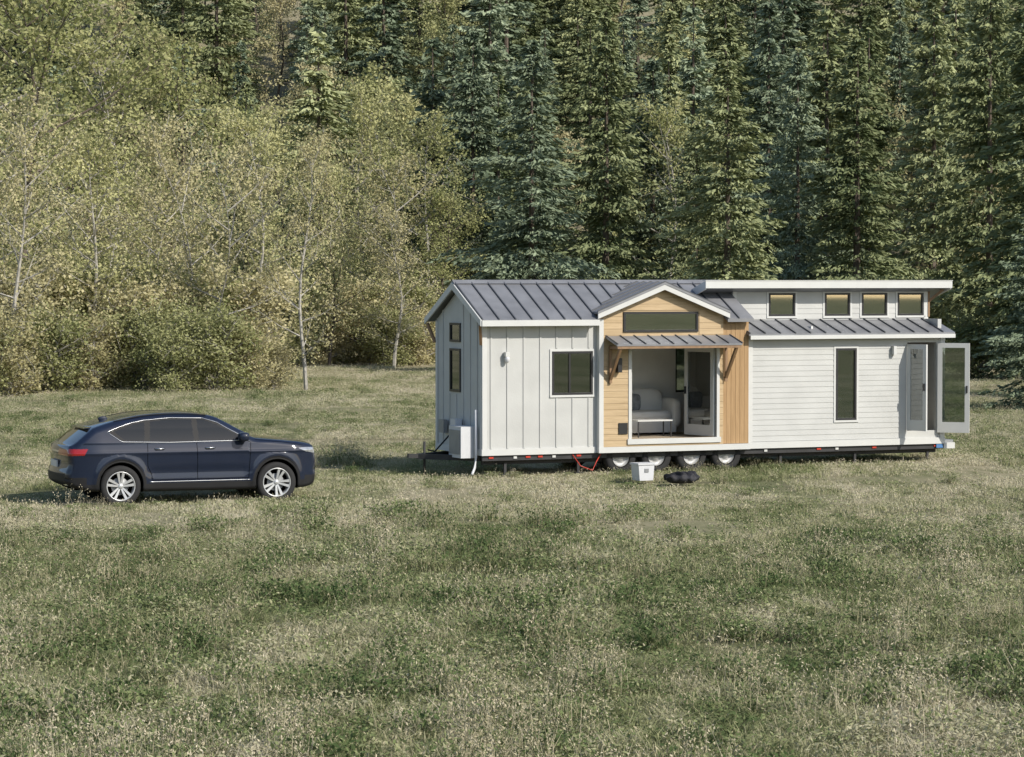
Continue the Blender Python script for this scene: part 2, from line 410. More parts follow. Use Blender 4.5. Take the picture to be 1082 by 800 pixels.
def conifer(seed, H, R, mat, dens=22, nk=1.0, fat=1.0):
    r = np.random.default_rng(seed)
    mb = MB()
    mb.tube([(0,0,-.5),(0,0,H*.3),(0.05,0,H*.7),(0,0,H)], [H*.013, H*.010, H*.005, .015], M_BARK, 6)
    nb = int(H*dens)
    t = np.sort(r.uniform(.01, .995, nb)**1.12); lump = 1+.2*np.sin(t*23+seed)+.15*np.sin(t*51+seed*3)
    P_, D_, L_, W_, R_ = [], [], [], [], []
    for i in range(nb):
        ti = t[i]; z = H*ti; az = r.uniform(0, 2*np.pi)
        side = 1+.18*math.sin(az*2+seed)+.12*math.sin(az*5+ti*9)
        rr = R*((1-ti)**.72)*lump[i]*side*r.uniform(.6, 1.12)+.12
        o = np.array([math.cos(az), math.sin(az), 0]); sd = np.array([-o[1], o[0], 0])
        sl = -.25+.65*ti+r.normal(0, .07)
        k = int((10+rr*24)*nk)
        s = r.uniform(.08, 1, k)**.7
        wd = (.5*rr*(1-s)+.14)*np.minimum(1, s*3)
        lat = r.uniform(-1, 1, k)
        c = o[None]*(rr*s)[:, None] + sd[None]*(wd*lat)[:, None]
        c[:, 2] += z + sl*rr*s - .14*rr*s**2 - np.abs(lat)*wd*.3 + r.normal(0, .06, k)
        d = o[None]*1.0 + sd[None]*(lat*1.1)[:, None] + r.normal(0, .35, (k, 3)); d[:, 2] += -.45
        P_.append(c); D_.append(d); L_.append(r.uniform(.18, .42, k)*fat); W_.append(r.uniform(.07, .16, k)*fat)
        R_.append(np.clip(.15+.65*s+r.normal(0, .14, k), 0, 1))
    P_ = np.concatenate(P_); D_ = np.concatenate(D_)
    V, Q = leaves(P_, D_, np.concatenate(L_), np.concatenate(W_), r, up=.35)
    Vt, Qt = mb_to_quads(mb)
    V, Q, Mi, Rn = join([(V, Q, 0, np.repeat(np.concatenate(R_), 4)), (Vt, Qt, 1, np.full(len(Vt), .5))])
    return quad_mesh('conifer_%d' % seed, V, Q, [mat, M_BARK], Mi, Rn)

def broadleaf(seed, H, spread, mat, bark, stems=1, limbs=17, subs=7, nl=34, leaf=.13, low=.15, rag=1.0):
    r = np.random.default_rng(seed); mb = MB()
    P_, R_ = [], []
    for s_ in range(stems):
        a0 = r.uniform(0, 6.28); ln = (0.04 if stems == 1 else .28)
        hs = H*r.uniform(.8, 1) if stems > 1 else H
        tp = []
        for k in range(9):
            t = k/8
            tp.append(np.array([math.cos(a0)*ln*hs*t+.02*H*math.sin(t*7+seed), math.sin(a0)*ln*hs*t+.02*H*math.cos(t*6+seed), hs*.9*t-(.3 if k == 0 else 0)]))
        mb.tube([tuple(p) for p in tp], [max(.015, H*.0105*(1-k/8.4))*(1 if stems == 1 else .6) for k in range(9)], bark, 6)
        for i in range(limbs):
            t = low+(1-low)*((i+r.uniform(0, 1))/limbs); t = min(t, .99)
            f = t*8; k0 = min(7, int(f)); b = tp[k0]*(1-(f-k0))+tp[k0+1]*(f-k0)
            az = i*2.4+r.uniform(-.6, .6); el = r.uniform(.1, .6)+.6*t
            env = math.sin(math.pi*min(1, .12+.85*(t-low)/(1.02-low))**.8)*.75+.25
            Ll = spread*env*r.uniform(.65, 1.2)
            d = np.array([math.cos(az)*math.cos(el), math.sin(az)*math.cos(el), math.sin(el)])
            q = [b, b+d*Ll*.5+np.array([0,0,-.02*Ll]), b+d*Ll+np.array([0,0,.05*Ll])]
            mb.tube([tuple(v) for v in q], [.04*(1-.6*t)+.01, .02, .006], bark, 4)
            for j in range(subs):
                u = .2+.8*(j+r.uniform(0, 1))/subs; p0 = b+d*Ll*u
                d2 = d*.4+r.normal(0, .65, 3); d2[2] += .1; d2 /= np.linalg.norm(d2)
                l2 = Ll*r.uniform(.25, .5)+.15; p1 = p0+d2*l2
                mb.tube([tuple(p0), tuple(p1)], [.010, .003], bark, 3)
                n = int(nl*r.uniform(.3, 1.6)); s = r.uniform(.0, 1.15, n)
                P = p0[None]+(p1-p0)[None]*s[:, None]+r.normal(0, .2*rag, (n, 3))*np.array([1, 1, .85])
                P_.append(P); R_.append(np.clip(r.normal(.5, .22, n)+r.normal(0, .12), 0, 1))
    P = np.concatenate(P_); n = len(P); D = r.normal(size=(n, 3))
    V, Q = leaves(P, D, r.uniform(.8, 1.5, n)*leaf, r.uniform(.55, 1.0, n)*leaf, r, up=.5)
    Vt, Qt = mb_to_quads(mb)
    V, Q, Mi, Rn = join([(V, Q, 0, np.repeat(np.concatenate(R_), 4)), (Vt, Qt, 1, np.full(len(Vt), .5))])
    return quad_mesh('broadleaf_%d' % seed, V, Q, [mat, bark], Mi, Rn)

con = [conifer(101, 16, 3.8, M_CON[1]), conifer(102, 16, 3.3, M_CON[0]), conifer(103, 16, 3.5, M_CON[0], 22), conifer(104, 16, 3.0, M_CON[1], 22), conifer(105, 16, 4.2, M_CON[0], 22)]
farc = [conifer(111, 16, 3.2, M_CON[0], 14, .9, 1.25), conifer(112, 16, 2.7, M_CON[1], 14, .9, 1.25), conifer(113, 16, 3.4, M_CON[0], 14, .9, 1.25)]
bro = [broadleaf(201, 11, 3.4, M_DEC[0], M_BARKL, limbs=22, nl=44, leaf=.115), broadleaf(202, 11, 2.9, M_DEC[1], M_BARKL, limbs=20, nl=32, leaf=.11), broadleaf(203, 11, 3.8, M_DEC[0], M_BARK, limbs=22, nl=50, leaf=.12), broadleaf(204, 11, 3.1, M_DEC[1], M_BARKL, stems=2, limbs=15, nl=34, leaf=.115)]
brf = [broadleaf(205, 11, 3.8, M_DEC[0], M_BARK, limbs=18, subs=7, nl=44, leaf=.155), broadleaf(206, 11, 3.4, M_DEC[1], M_BARK, limbs=18, subs=7, nl=38, leaf=.15)]
shr = [broadleaf(211, 3.2, 1.4, M_DEC[2], M_BARKL, stems=6, limbs=8, subs=5, nl=38, leaf=.10, low=.05), broadleaf(212, 3.2, 1.3, M_DEC[1], M_BARKL, stems=6, limbs=8, subs=5, nl=26, leaf=.095, low=.05)]

CX = 541.0; F = 3000.0
def place(name, me, X, d, top, H0, parent=None, fat=1.0):
    x = (X-CX)/F*d; H = 4.4+(295-top)/F*d - float(hillz(x, d)); s = H/H0
    return put(me, name, parent, x, d, float(hillz(x, d))-.1, random.uniform(0, 6.28), s*fat, s)
for X, d, top, k, fat in ((320, 111, 138, 1, .85), (225, 115, 100, 3, 1.0), (95, 114, 125, 0, 1.05), (15, 108, 95, 1, .95), (155, 122, 150, 3, 1.1), (275, 130, 105, 0, 1.0),
        (40, 134, -60, 2, 1.1), (120, 140, 20, 0, 1.1), (190, 145, 55, 2, 1.0), (350, 140, 160, 2, .85), (395, 150, 118, 3, 1.1), (445, 156, 115, 0, 1.1), (-40, 118, 20, 0, 1.1),
        (375, 162, 90, 0, 1.0), (-90, 112, 40, 3, 1.1), (60, 120, 170, 3, 1.0), (0, 150, -90, 0, 1.2), (715, 156, 100, 0, 1.0), (470, 148, 190, 2, 1.1), (420, 140, 215, 1, 1.2)):
    place('broadleaf_tree', bro[k], X, d, top, 11, None, fat)
for X, d, top, k, fat in ((562, 132, 42, 0, 1.15), (640, 152, 10, 1, 1.0), (768, 126, 62, 2, 1.15), (842, 140, 55, 0, .95), (690, 158, 60, 3, 1.1), (905, 136, 40, 1, 1.15),
        (985, 156, -10, 2, 1.0), (1045, 142, -30, 4, .9), (1100, 94, 190, 0, 1.4), (500, 160, 30, 3, 1.0), (1100, 122, -60, 2, 1.1), (812, 160, 0, 3, 1.1),
        (1200, 104, 60, 1, 1.1), (1260, 120, -30, 4, 1.0), (735, 150, 130, 4, .9)):
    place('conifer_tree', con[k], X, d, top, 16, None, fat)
for X, d, hgt, k in ((150, 112, 3.4, 0), (185, 109, 2.6, 0), (225, 110, 3.2, 0), (262, 111, 2.6, 1), (95, 110, 3.0, 1), (50, 109, 3.2, 0), (10, 107, 3.4, 1), (290, 113, 2.0, 1), (125, 114, 4.4, 1), (205, 117, 5, 0), (70, 116, 5, 0), (250, 118, 5, 1),
        (360, 146, 4.0, 0), (390, 144, 4.6, 1), (425, 146, 4.4, 0), (460, 150, 3.5, 0), (330, 144, 3.6, 1), (375, 150, 5, 0), (345, 143, 2.6, 1), (1035, 124, 3.0, 0), (-30, 106, 3, 0), (300, 140, 5, 0), (1015, 150, 3.4, 0), (30, 113, 5, 1), (410, 142, 3, 0), (445, 144, 3, 1)):
    x = (X-CX)/F*d
    put(shr[k], 'shrub', None, x, d, float(hillz(x, d))-.05, random.uniform(0, 6.28), hgt/3.2*1.2, hgt/3.2)
FO = empty('forest_hillside')
yy = 163.0
while yy < 262:
    xx = -.2*yy-18 + random.uniform(0, 4)
    while xx < .2*yy+24:
        x = xx+random.uniform(-2.2, 2.2); y2 = yy+random.uniform(-3, 3)
        Xp = CX+F*x/y2
        H = random.uniform(9.5, 20)
        if Xp < 480 and random.random() < (.6 if yy < 185 else .2) or random.random() < .07:
            put(random.choice(brf), 'forest_tree', FO, x, y2, float(hillz(x, y2))-.3, random.uniform(0, 6.28), H/13*.85)
        else:
            s = H/16
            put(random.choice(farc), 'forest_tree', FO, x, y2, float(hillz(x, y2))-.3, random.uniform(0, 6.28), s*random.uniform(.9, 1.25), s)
        xx += 6.4
    yy += 7.0
FE = empty('added_reflection_trees')  # unseen conifer rows behind the camera, added to darken the window reflections
for row in range(2):
    xx = -130
    while xx < 190:
        s = random.uniform(1.0, 1.5)
        put(random.choice(farc), 'forest_tree', FE, xx+random.uniform(-1.5, 1.5), -105-row*6+random.uniform(-2, 2), -.3, random.uniform(0, 6.28), s*1.2, s)
        xx += 4.5

# ------------------------------------------------------------------ tiny house
HS = empty('tiny_house_on_wheels', (-.65, 62.9, 0), math.radians(23.7))
W = 2.7; L = 11.95; ZB = .50
def wall_holes(mb, u0, u1, z0, z1, holes, mat, mk):
    us = sorted({u0, u1, *[h[0] for h in holes], *[h[1] for h in holes]}); zs = sorted({z0, z1, *[h[2] for h in holes], *[h[3] for h in holes]})
    for a, b in zip(us, us[1:]):
        for c, d in zip(zs, zs[1:]):
            mu = (a+b)/2; mz = (c+d)/2
            if not any(h[0] < mu < h[1] and h[2] < mz < h[3] for h in holes): mk(a, b, c, d, mat)
def spans(u0, u1, z, zt, holes, pad=.05):
    S = [(u0, u1)]
    for h in holes:
        if h[2]-pad < zt and h[3]+pad > z:
            n = []
            for a, b in S:
                if h[0]-pad > a: n.append((a, min(b, h[0]-pad)))
                if h[1]+pad < b: n.append((max(a, h[1]+pad), b))
            S = [(a, b) for a, b in n if b-a > .01]
    return S
def lap(mb, u0, u1, z0, z1, y, holes, mat, hgt=.125, pr=.012):
    z = z0
    while z < z1-.02:
        zt = min(z+hgt, z1)
        for a, b in spans(u0, u1, z, zt, holes):
            mb.prism([(y-pr, z), (y-.001, z), (y-.001, zt), (y-.003, zt)], 'x', a, b, mat)
        z += hgt
hwL = [(1.68, 2.69, 1.80, 2.78)]
hwE = [(1.25, 1.87, 2.98, 3.41), (1.25, 1.87, 1.85, 2.83)]
hwB = [(3.60, 5.78, .78, 2.85), (3.40, 5.30, 3.20, 3.66)]
hwR = [(8.99, 9.55, 1.09, 2.78), (10.95, 11.75, .80, 2.90)]
hwC = [(7.61, 8.32, 3.53, 4.07), (9.12, 9.81, 3.53, 4.07), (10.13, 10.83, 3.53, 4.07), (11.12, 11.84, 3.53, 4.07)]
hwK = [(1, 2, 1.8, 2.8), (6.1, 7.2, 1.7, 2.9), (7.6, 8.4, 1.8, 2.8), (10, 11.3, 1.7, 2.8)]
mb = MB()
wall_holes(mb, 0, 2.8, ZB, 3.56, hwL, M_WHITE, lambda a,b,c,d,m: mb.box(a,b,0,.1,c,d,m))
wall_holes(mb, 0.1, W-.1, ZB, 3.52, hwE, M_WHITE, lambda a,b,c,d,m: mb.box(0,.1,a,b,c,d,m))
mb.prism([(.1, 3.5201), (W-.1, 3.5201), (W/2, 4.2)], 'x', 0.0, .1, M_WHITE)
wall_holes(mb, 6.65, L, ZB, 3.12, hwR, M_WHITE, lambda a,b,c,d,m: mb.box(a,b,0,.1,c,d,m))
wall_holes(mb, 6.65, L, 3.3, 4.2, hwC, M_WHITE, lambda a,b,c,d,m: mb.box(a,b,.75,.85,c,d,m))
mb.box(L-.1, L, .101, W-.1, ZB, 3.45, M_WHITE)
mb.prism([(.86, 3.451), (W-.1, 3.451), (W-.1, 3.6), (.86, 4.15)], 'x', L-.1, L-.001, M_WHITE)
mb.prism([(.86, 3.2), (1.3, 3.2), (1.3, 4.1), (.86, 4.15)], 'x', 6.66, 6.74, M_WHITE)
wall_holes(mb, 0, L, ZB, 3.5, hwK, M_WHITE, lambda a,b,c,d,m: mb.box(a,b,W-.1,W,c,d,m))
u = .2
while u < 2.7:
    if hwL[0][0]-.06 < u < hwL[0][1]+.06:
        mb.box(u-.02, u+.02, -.018, -.001, ZB+.13, 1.73, M_WHITE); mb.box(u-.02, u+.02, -.018, -.001, 2.85, 3.4, M_WHITE)
    else: mb.box(u-.02, u+.02, -.018, -.001, ZB+.13, 3.4, M_WHITE)
    u += .4
v = .3
while v < 2.5:
    top = 3.5+.5*min(v, W-v)
    if 1.2 < v < 1.92: mb.box(-.018, -.001, v-.02, v+.02, ZB+.13, 1.8, M_WHITE)
    else: mb.box(-.018, -.001, v-.02, v+.02, ZB+.13, top, M_WHITE)
    v += .4
lap(mb, 6.78, L-.1, ZB+.14, 3.08, 0, hwR, M_WHITE)
lap(mb, 6.76, L-.1, 3.46, 4.15, .75, hwC, M_WHITE)
mb.build('white_walls', HS)
mb = MB()
mb.box(-.02, .09, -.03, -.0015, ZB+.12, 3.42, M_TRIM); mb.box(-.03, -.0015, 0, .09, ZB+.12, 3.45, M_TRIM)
mb.box(-.03, -.0015, W-.1, W, ZB+.12, 3.45, M_TRIM)
mb.box(-.035, 2.78, -.035, -.0015, ZB-.02, ZB+.12, M_TRIM); mb.box(-.035, -.0015, .0, W, ZB-.02, ZB+.12, M_TRIM)
mb.box(.09, 2.78, -.025, -.0015, 3.4, 3.5, M_TRIM)
mb.box(6.66, L+.03, -.04, -.0015, ZB-.02, ZB+.13, M_TRIM)
mb.box(6.655, 6.77, -.035, -.0015, ZB+.131, 3.12, M_TRIM); mb.box(L-.1, L+.02, -.035, -.0015, ZB+.131, 3.12, M_TRIM)
mb.box(6.655, 6.75, .72, .7485, 3.4, 4.2, M_TRIM); mb.box(L-.1, L+.02, .72, .7485, 3.4, 4.2, M_TRIM)
def window(mbf, mbg, u0, u1, z0, z1, y, fr=M_BLACK, w=.05, mull=None, axis='y', gm=None):
    gm = gm or M_GLASS
    def B(a, b, y0, y1, c, d, m):
        if axis == 'y': mbf.box(a, b, y0, y1, c, d, m)
        else: mbf.box(y0, y1, a, b, c, d, m)
    B(u0, u1, y-.03, y+.07, z0, z0+w, fr); B(u0, u1, y-.03, y+.07, z1-w, z1, fr)
    B(u0, u0+w, y-.028, y+.07, z0+w, z1-w, fr); B(u1-w, u1, y-.028, y+.07, z0+w, z1-w, fr)
    if mull: B(mull-w*.4, mull+w*.4, y-.02, y+.06, z0+w, z1-w, fr)
    g = (u0+w*.6, u1-w*.6, y+.0, y+.01, z0+w*.6, z1-w*.6)
    if axis == 'y': mbg.box(g[0], g[1], g[2], g[3], g[4], g[5], gm)
    else: mbg.box(g[2], g[3], g[0], g[1], g[4], g[5], gm)
mw = MB(); mg = MB()
window(mw, mg, *hwL[0], 0, mull=2.12)
for h in hwE: window(mw, mg, *h, 0, axis='x')
window(mw, mg, *hwR[0], 0)
for h in hwC: window(mw, mg, *h, .75, w=.045, gm=M_GLASS2)
YB = -.12
window(mw, mg, *hwB[1], YB, gm=M_GLASS2)
for h in hwK: window(mw, mg, *h, W-.07)
for h, y0 in ((hwR[0], 0), (hwL[0], 0), *[(q, .75) for q in hwC]):
    mb.box(h[0]-.05, h[1]+.05, y0-.022, y0-.0015, h[3]+.001, h[3]+.05, M_TRIM); mb.box(h[0]-.05, h[1]+.05, y0-.03, y0-.0015, h[2]-.05, h[2]-.001, M_TRIM)
    mb.box(h[0]-.05, h[0]-.001, y0-.022, y0-.0015, h[2], h[3], M_TRIM); mb.box(h[1]+.001, h[1]+.05, y0-.022, y0-.0015, h[2], h[3], M_TRIM)
mb.box(2.79, 2.90, YB-.03, .0, ZB+.10, 3.5, M_TRIM)
mb.box(2.785, 6.65, YB-.035, -.003, ZB-.02, ZB+.11, M_TRIM)
mb.box(3.5, 5.88, YB-.05, YB-.002, .66, .78, M_TRIM)
for a, b in ((3.53, 3.6), (5.78, 5.85)): mb.box(a, b, YB-.03, YB+.1, .781, 2.85, M_TRIM)
mb.box(3.53, 5.85, YB-.03, YB+.1, 2.851, 2.92, M_TRIM)
mb.box(-.15, 2.72, -.335, -.302, 3.36, 3.49, M_TRIM)
for s in (0, 1):
    def yy_(y_): return y_ if s == 0 else W-y_
    mb.prism([(yy_(-.31), 3.36), (yy_(-.31), 3.50), (yy_(W/2), 4.33), (yy_(W/2), 4.17)], 'x', -.185, -.151, M_TRIM)
mb.prism([(-.30, 3.38), (-.30, 3.41), (0.0, 3.56), (0, 3.52)], 'x', -.15, 2.7, M_TRIM)
UD = 4.35; UL = 2.68; UR = 6.02; ZD = 4.28; ZE = 3.62
for s in (UL, UR):
    mb.prism([(s, ZE-.11), (s, ZE+.0), (UD, ZD), (UD, ZD-.12)], 'y', -.33, -.295, M_TRIM)
mb.box(6.6, 12.12, -.255, -.222, 3.01, 3.10, M_TRIM)
mb.box(5.72, 12.38, .30, .349, 4.19, 4.355, M_TRIM)
mb.prism([(.351, 4.16), (.351, 4.35), (2.95, 3.62), (2.95, 3.43)], 'x', 12.34, 12.38, M_TRIM)
mb.prism([(.351, 4.16), (.351, 4.35), (1.1, 4.14), (1.1, 3.95)], 'x', 5.72, 5.76, M_TRIM)
mb.build('white_trim', HS)
mw.build('window_frames', HS); mg.build('window_glass', HS)
mb = MB()
# front slope: full depth left and right of the dormer, cut back behind the bay wall
def zr(y_): return 3.50+(y_+.30)*(.84/(W/2+.30))
mb.prism([(-.30, 3.42), (-.30, 3.50), (W/2, 4.34), (W/2, 4.26)], 'x', -.15, 2.72, M_ROOF)
mb.prism([(.0, zr(0)-.08), (.0, zr(0)), (W/2, 4.34), (W/2, 4.26)], 'x', 2.7205, 5.9795, M_ROOF)
mb.prism([(-.30, 3.42), (-.30, 3.50), (W/2, 4.34), (W/2, 4.26)], 'x', 5.98, 6.65, M_ROOF)
mb.prism([(W+.30, 3.42), (W+.30, 3.50), (W/2, 4.34), (W/2, 4.26)], 'x', -.15, 6.65, M_ROOF)
u = -.13
while u < 6.66:
    for s in (0, 1):
        f = (lambda q: q) if s == 0 else (lambda q: W-q)
        y0 = .01 if (s == 0 and 2.70 < u < 5.99) else -.31
        mb.prism([(f(y0), zr(y0)), (f(y0), zr(y0)+.035), (f(W/2), 4.375), (f(W/2), 4.34)], 'x', u-.012, u+.012, M_ROOFL)
    u += .4
mb.prism([(W/2-.13, 4.30), (W/2, 4.385), (W/2+.13, 4.30)], 'x', -.17, 6.65, M_ROOF)
for e in (UL-.01, UR+.01):
    mb.prism([(e, ZE), (e, ZE+.05), (UD, ZD+.05), (UD, ZD)], 'y', -.34, 1.15, M_ROOF)
    for k in range(5):
        yq = -.32+k*.36
        mb.prism([(e, ZE+.05), (e, ZE+.08), (UD, ZD+.08), (UD, ZD+.05)], 'y', yq-.012, yq+.012, M_ROOFL)
mb.prism([(-.22, 3.09), (-.22, 3.14), (.75, 3.44), (.75, 3.39)], 'x', 6.58, 12.13, M_ROOF)
u = 6.6
while u < 12.13:
    mb.prism([(-.23, 3.14), (-.23, 3.17), (.745, 3.47), (.745, 3.44)], 'x', u-.012, u+.012, M_ROOFL); u += .4
mb.prism([(.35, 4.2), (.35, 4.362), (2.95, 3.64), (2.95, 3.5)], 'x', 5.765, 12.335, M_ROOF)
mb.box(5.71, 12.39, .29, .45, 4.3605, 4.375, M_TRIM)
mb.prism([(YB-.62, 2.90), (YB-.62, 2.94), (YB, 3.12), (YB, 3.08)], 'x', 2.95, 6.12, M_ROOF)
u = 2.97
while u < 6.13:
    mb.prism([(YB-.63, 2.94), (YB-.63, 2.965), (YB, 3.145), (YB, 3.12)], 'x', u-.01, u+.01, M_ROOFL); u += .35
mb.build('metal_roof', HS)
mb = MB()
tz = hwB[1]
wall_holes(mb, 2.8, 5.95, ZB+.1, 3.5, [hwB[0], (tz[0], tz[1], tz[2], 3.5)], M_CEDAR, lambda a,b,c,d,m: mb.box(a,b,YB,YB+.1,c,d,m))
def gz(u_): return ZD-.05-(ZD-ZE)*abs(u_-UD)/(UR-UD)
mb.prism([(2.8, 3.5), (tz[0], 3.5), (tz[0], gz(tz[0])), (2.8, gz(2.8))], 'y', YB, YB+.1, M_CEDAR)
mb.prism([(5.30, 3.5), (5.95, 3.5), (5.95, gz(5.95)), (5.30, gz(5.30))], 'y', YB, YB+.1, M_CEDAR)
mb.prism([(tz[0], tz[3]), (5.30, tz[3]), (5.30, gz(5.30)), (UD, gz(UD)), (tz[0], gz(tz[0]))], 'y', YB, YB+.1, M_CEDAR)
z = ZB+.11
while z < 4.15:
    zt = z+.14
    a = 2.9; b = 5.95
    if zt > 3.55:
        hw = (ZD-.06-zt)/(ZD-ZE)*(UR-UD); a = max(a, UD-hw); b = min(b, UD+hw)
    if b-a > .1:
        for p, q in spans(a, b, z, zt, hwB, .03):
            mb.prism([(YB-.014, z+.006), (YB-.001, z), (YB-.001, zt), (YB-.010, zt)], 'x', p, q, M_CEDAR)
    z += .14
mb.box(5.951, 6.649, -.06, .08, ZB+.11, 3.52, M_CEDARV)
mb.box(2.80, 2.90, YB+.101, .1, ZB+.11, 3.6, M_CEDAR)
u = 5.955
while u < 6.63:
    mb.box(u, u+.108, -.078+random.uniform(-.002, .002), -.061, ZB+.12, 3.38, M_CEDARV); u += .115
mb.build('cedar_entry_bay', HS)
mb = MB()
for u in (3.06, 6.0):
    mb.beam((u, YB-.03, 2.12), (u, YB-.56, 2.84), .06, .07, M_BEAM)
    mb.beam((u, YB-.02, 2.86), (u, YB-.60, 2.86), .06, .06, M_BEAM); mb.beam((u, YB-.05, 2.05), (u, YB-.05, 2.9), .06, .05, M_BEAM)
mb.beam((2.97, YB-.58, 2.87), (6.1, YB-.58, 2.87), .06, .06, M_BEAM)
for v in (-.0, W):
    mb.beam((-.04, v, 2.95), (-.15, v-.2 if v == 0 else v+.2, 3.38), .06, .06, M_BEAM)
mb.beam((L+.02, .74, 3.85), (L+.3, .5, 4.15), .05, .06, M_BEAM)
mb.beam((L+.03, .73, 3.5), (L+.03, .73, 4.1), .05, .05, M_BEAM)
mb.build('timber_braces', HS)
mb = MB()
mb.box(.1, L-.1, .101, W-.101, .66, .75, M_FLOOR); mb.box(2.9, 6.6, YB+.1, .1, .66, .749, M_FLOOR)
mb.box(.1, 6.6, .101, W-.101, 3.30, 3.33, M_INT)
mb.box(3.05, 3.09, .11, W-.11, .75, 3.3, M_INT); mb.box(8.4, 8.44, .11, W-.11, .75, 3.3, M_INT)
wall_holes(mb, 3.1, 8.4, .75, 3.3, [hwK[1], (7.6, 8.4, 1.8, 2.8)], M_INT, lambda a,b,c,d,m: mb.box(a,b,W-.13,W-.101,c,d,m))
mb.box(8.5, L-.11, W-.13, W-.101, .75, 3.2, M_INT)
mb.build('interior_shell', HS)
mb = MB()
def cush(c, r, m=M_SOFA): mb.ellipsoid(c, r, m, 18, 10, .45)
mb.box(3.2, 5.7, 1.75, 2.5, .8, 1.12, M_SOFA); cush((3.85, 2.1, 1.2), (.62, .42, .12)); cush((5.05, 2.1, 1.2), (.6, .42, .12))
cush((3.85, 2.42, 1.5), (.6, .14, .32)); cush((5.05, 2.42, 1.5), (.6, .14, .32)); cush((3.28, 2.1, 1.25), (.12, .42, .35)); cush((5.72, 2.1, 1.25), (.12, .42, .35))
cush((3.6, 2.2, 1.5), (.22, .09, .2), M_PILLOW); cush((4.75, 2.2, 1.5), (.22, .09, .2), M_PILLOW); cush((4.15, 2.2, 1.48), (.2, .08, .18), M_TRIM)
mb.box(3.2, 3.9, 1.1, 1.74, .8, 1.12, M_SOFA); cush((3.55, 1.42, 1.19), (.36, .36, .1))
mb.box(4.2, 5.1, .75, 1.2, 1.12, 1.15, M_TRIM)
for a in (4.22, 5.06):
    for b in (.77, 1.16): mb.box(a, a+.025, b, b+.025, .75, 1.12, M_BLACK)
mb.build('sofa_and_table', HS)
def door(name, hinge, w, z0, z1, ang, fr=M_TRIM):
    m = MB(); t = .045; s = .11
    m.box(0, w, -t/2, t/2, z0, z0+.25, fr); m.box(0, w, -t/2, t/2, z1-s, z1, fr)
    m.box(0, s, -t/2, t/2, z0+.25, z1-s, fr); m.box(w-s, w, -t/2, t/2, z0+.25, z1-s, fr)
    m.box(s, w-s, -.008, .008, z0+.25, z1-s, M_GLASS)
    m.box(w-.07, w-.04, -.07, .07, z0+.95, z0+1.12, M_BLACK)
    o = m.build(name, HS); o.location = (hinge[0], hinge[1], 0); o.rotation_euler = (0, 0, ang); return o
door('entry_door_leaf_a', (5.75, YB+.06), 1.05, .79, 2.83, math.radians(180-78))
door('entry_door_leaf_b', (3.63, YB+.06), 1.05, .79, 2.83, math.radians(84))
door('side_door_leaf_a', (11.76, -.05), .76, .75, 2.88, math.radians(-42))
door('side_door_leaf_b', (10.93, -.04), .62, .82, 2.86, math.radians(-75))
mb = MB()
mb.box(3.2, 3.30, YB-.16, YB-.02, 2.3, 2.62, M_BLACK); mb.box(3.28, 3.5, YB-.04, YB-.015, .9, 1.15, M_BLACK)
mb.box(.5, .6, -.14, -.02, 2.68, 2.78, M_TRIM); mb.ellipsoid((.55, -.1, 2.62), (.06, .06, .08), M_PLASTIC)
mb.box(10.5, 10.58, -.13, -.02, 2.62, 2.82, M_TRIM)
mb.box(-.42, -.06, .25, .95, .42, 1.12, M_PLASTIC)
mb.box(-.435, -.421, .3, .9, .5, 1.04, M_GREY)
mb.box(-.22, -.06, 1.05, 1.35, .75, 1.25, M_PLASTIC); mb.box(-.16, -.06, 1.9, 2.2, .9, 1.2, M_GREY)
mb.tube([(-.1, .15, 1.5), (-.1, .15, .45), (-.15, .1, .2), (-.3, -.1, .08)], .03, M_PLASTIC, 8)
mb.tube([(-.15, 1.5, .9), (-.5, 1.6, .5), (-.7, 1.5, .55)], .02, M_BLACK, 6)
mb.build('wall_fittings', HS)
mb = MB()
for y0 in (.25, W-.35): mb.box(.1, L-.05, y0, y0+.1, .26, ZB-.02, M_STEEL)
mb.box(0.0, L, .02, .08, .36, ZB-.021, M_STEEL)
u = .3
while u < L: mb.box(u, u+.06, .1, W-.1, .34, ZB-.03, M_STEEL); u += .8
mb.beam((.1, .35, .4), (-1.0, 1.35, .42), .09, .12, M_STEEL); mb.beam((.1, W-.35, .4), (-1.0, 1.35, .42), .09, .12, M_STEEL)
mb.beam((-.9, 1.35, .42), (-1.25, 1.35, .44), .09, .09, M_STEEL); mb.tube([(-.85, 1.35, .0), (-.85, 1.35, .75)], .03, M_STEEL, 8)
for u in (.6, 2.4, 7.6, 9.6, 11.6):
    mb.beam((u, .15, .3), (u, .15, .02), .06, .06, M_STEEL); mb.box(u-.1, u+.1, .05, .25, -.02, .05, M_STEEL)
for u in (.15, 1.05, 1.35, 2.3, 8.5, 10.0, 11.7): mb.box(u, u+.11, .0, .018, .41, .45, M_RED)
for i, u in enumerate((.75, 1.7, 7.1, 9.0)): mb.box(u, u+.08, -.002, .016, .40, .45, M_TRIM)
mb.box(L-.3, L+.35, .1, W-.1, .50, .56, M_GREY); mb.box(L-.2, L-.02, -.03, -.005, .38, .47, M_BLUE)
mb.box(L+.02, L+.32, -.02, .09, .36, .50, M_TRIM)
mb.tube([(2.2, .0, .45), (2.35, -.1, .2), (2.6, -.2, .1), (2.75, -.1, .3), (2.9, 0, .45)], .012, M_RED, 5)
mb.build('trailer_chassis', HS)
tyre = [(-.10, .23), (-.115, .30), (-.10, .365), (-.05, .385), (.05, .385), (.10, .365), (.115, .30), (.10, .23)]
mb = MB()
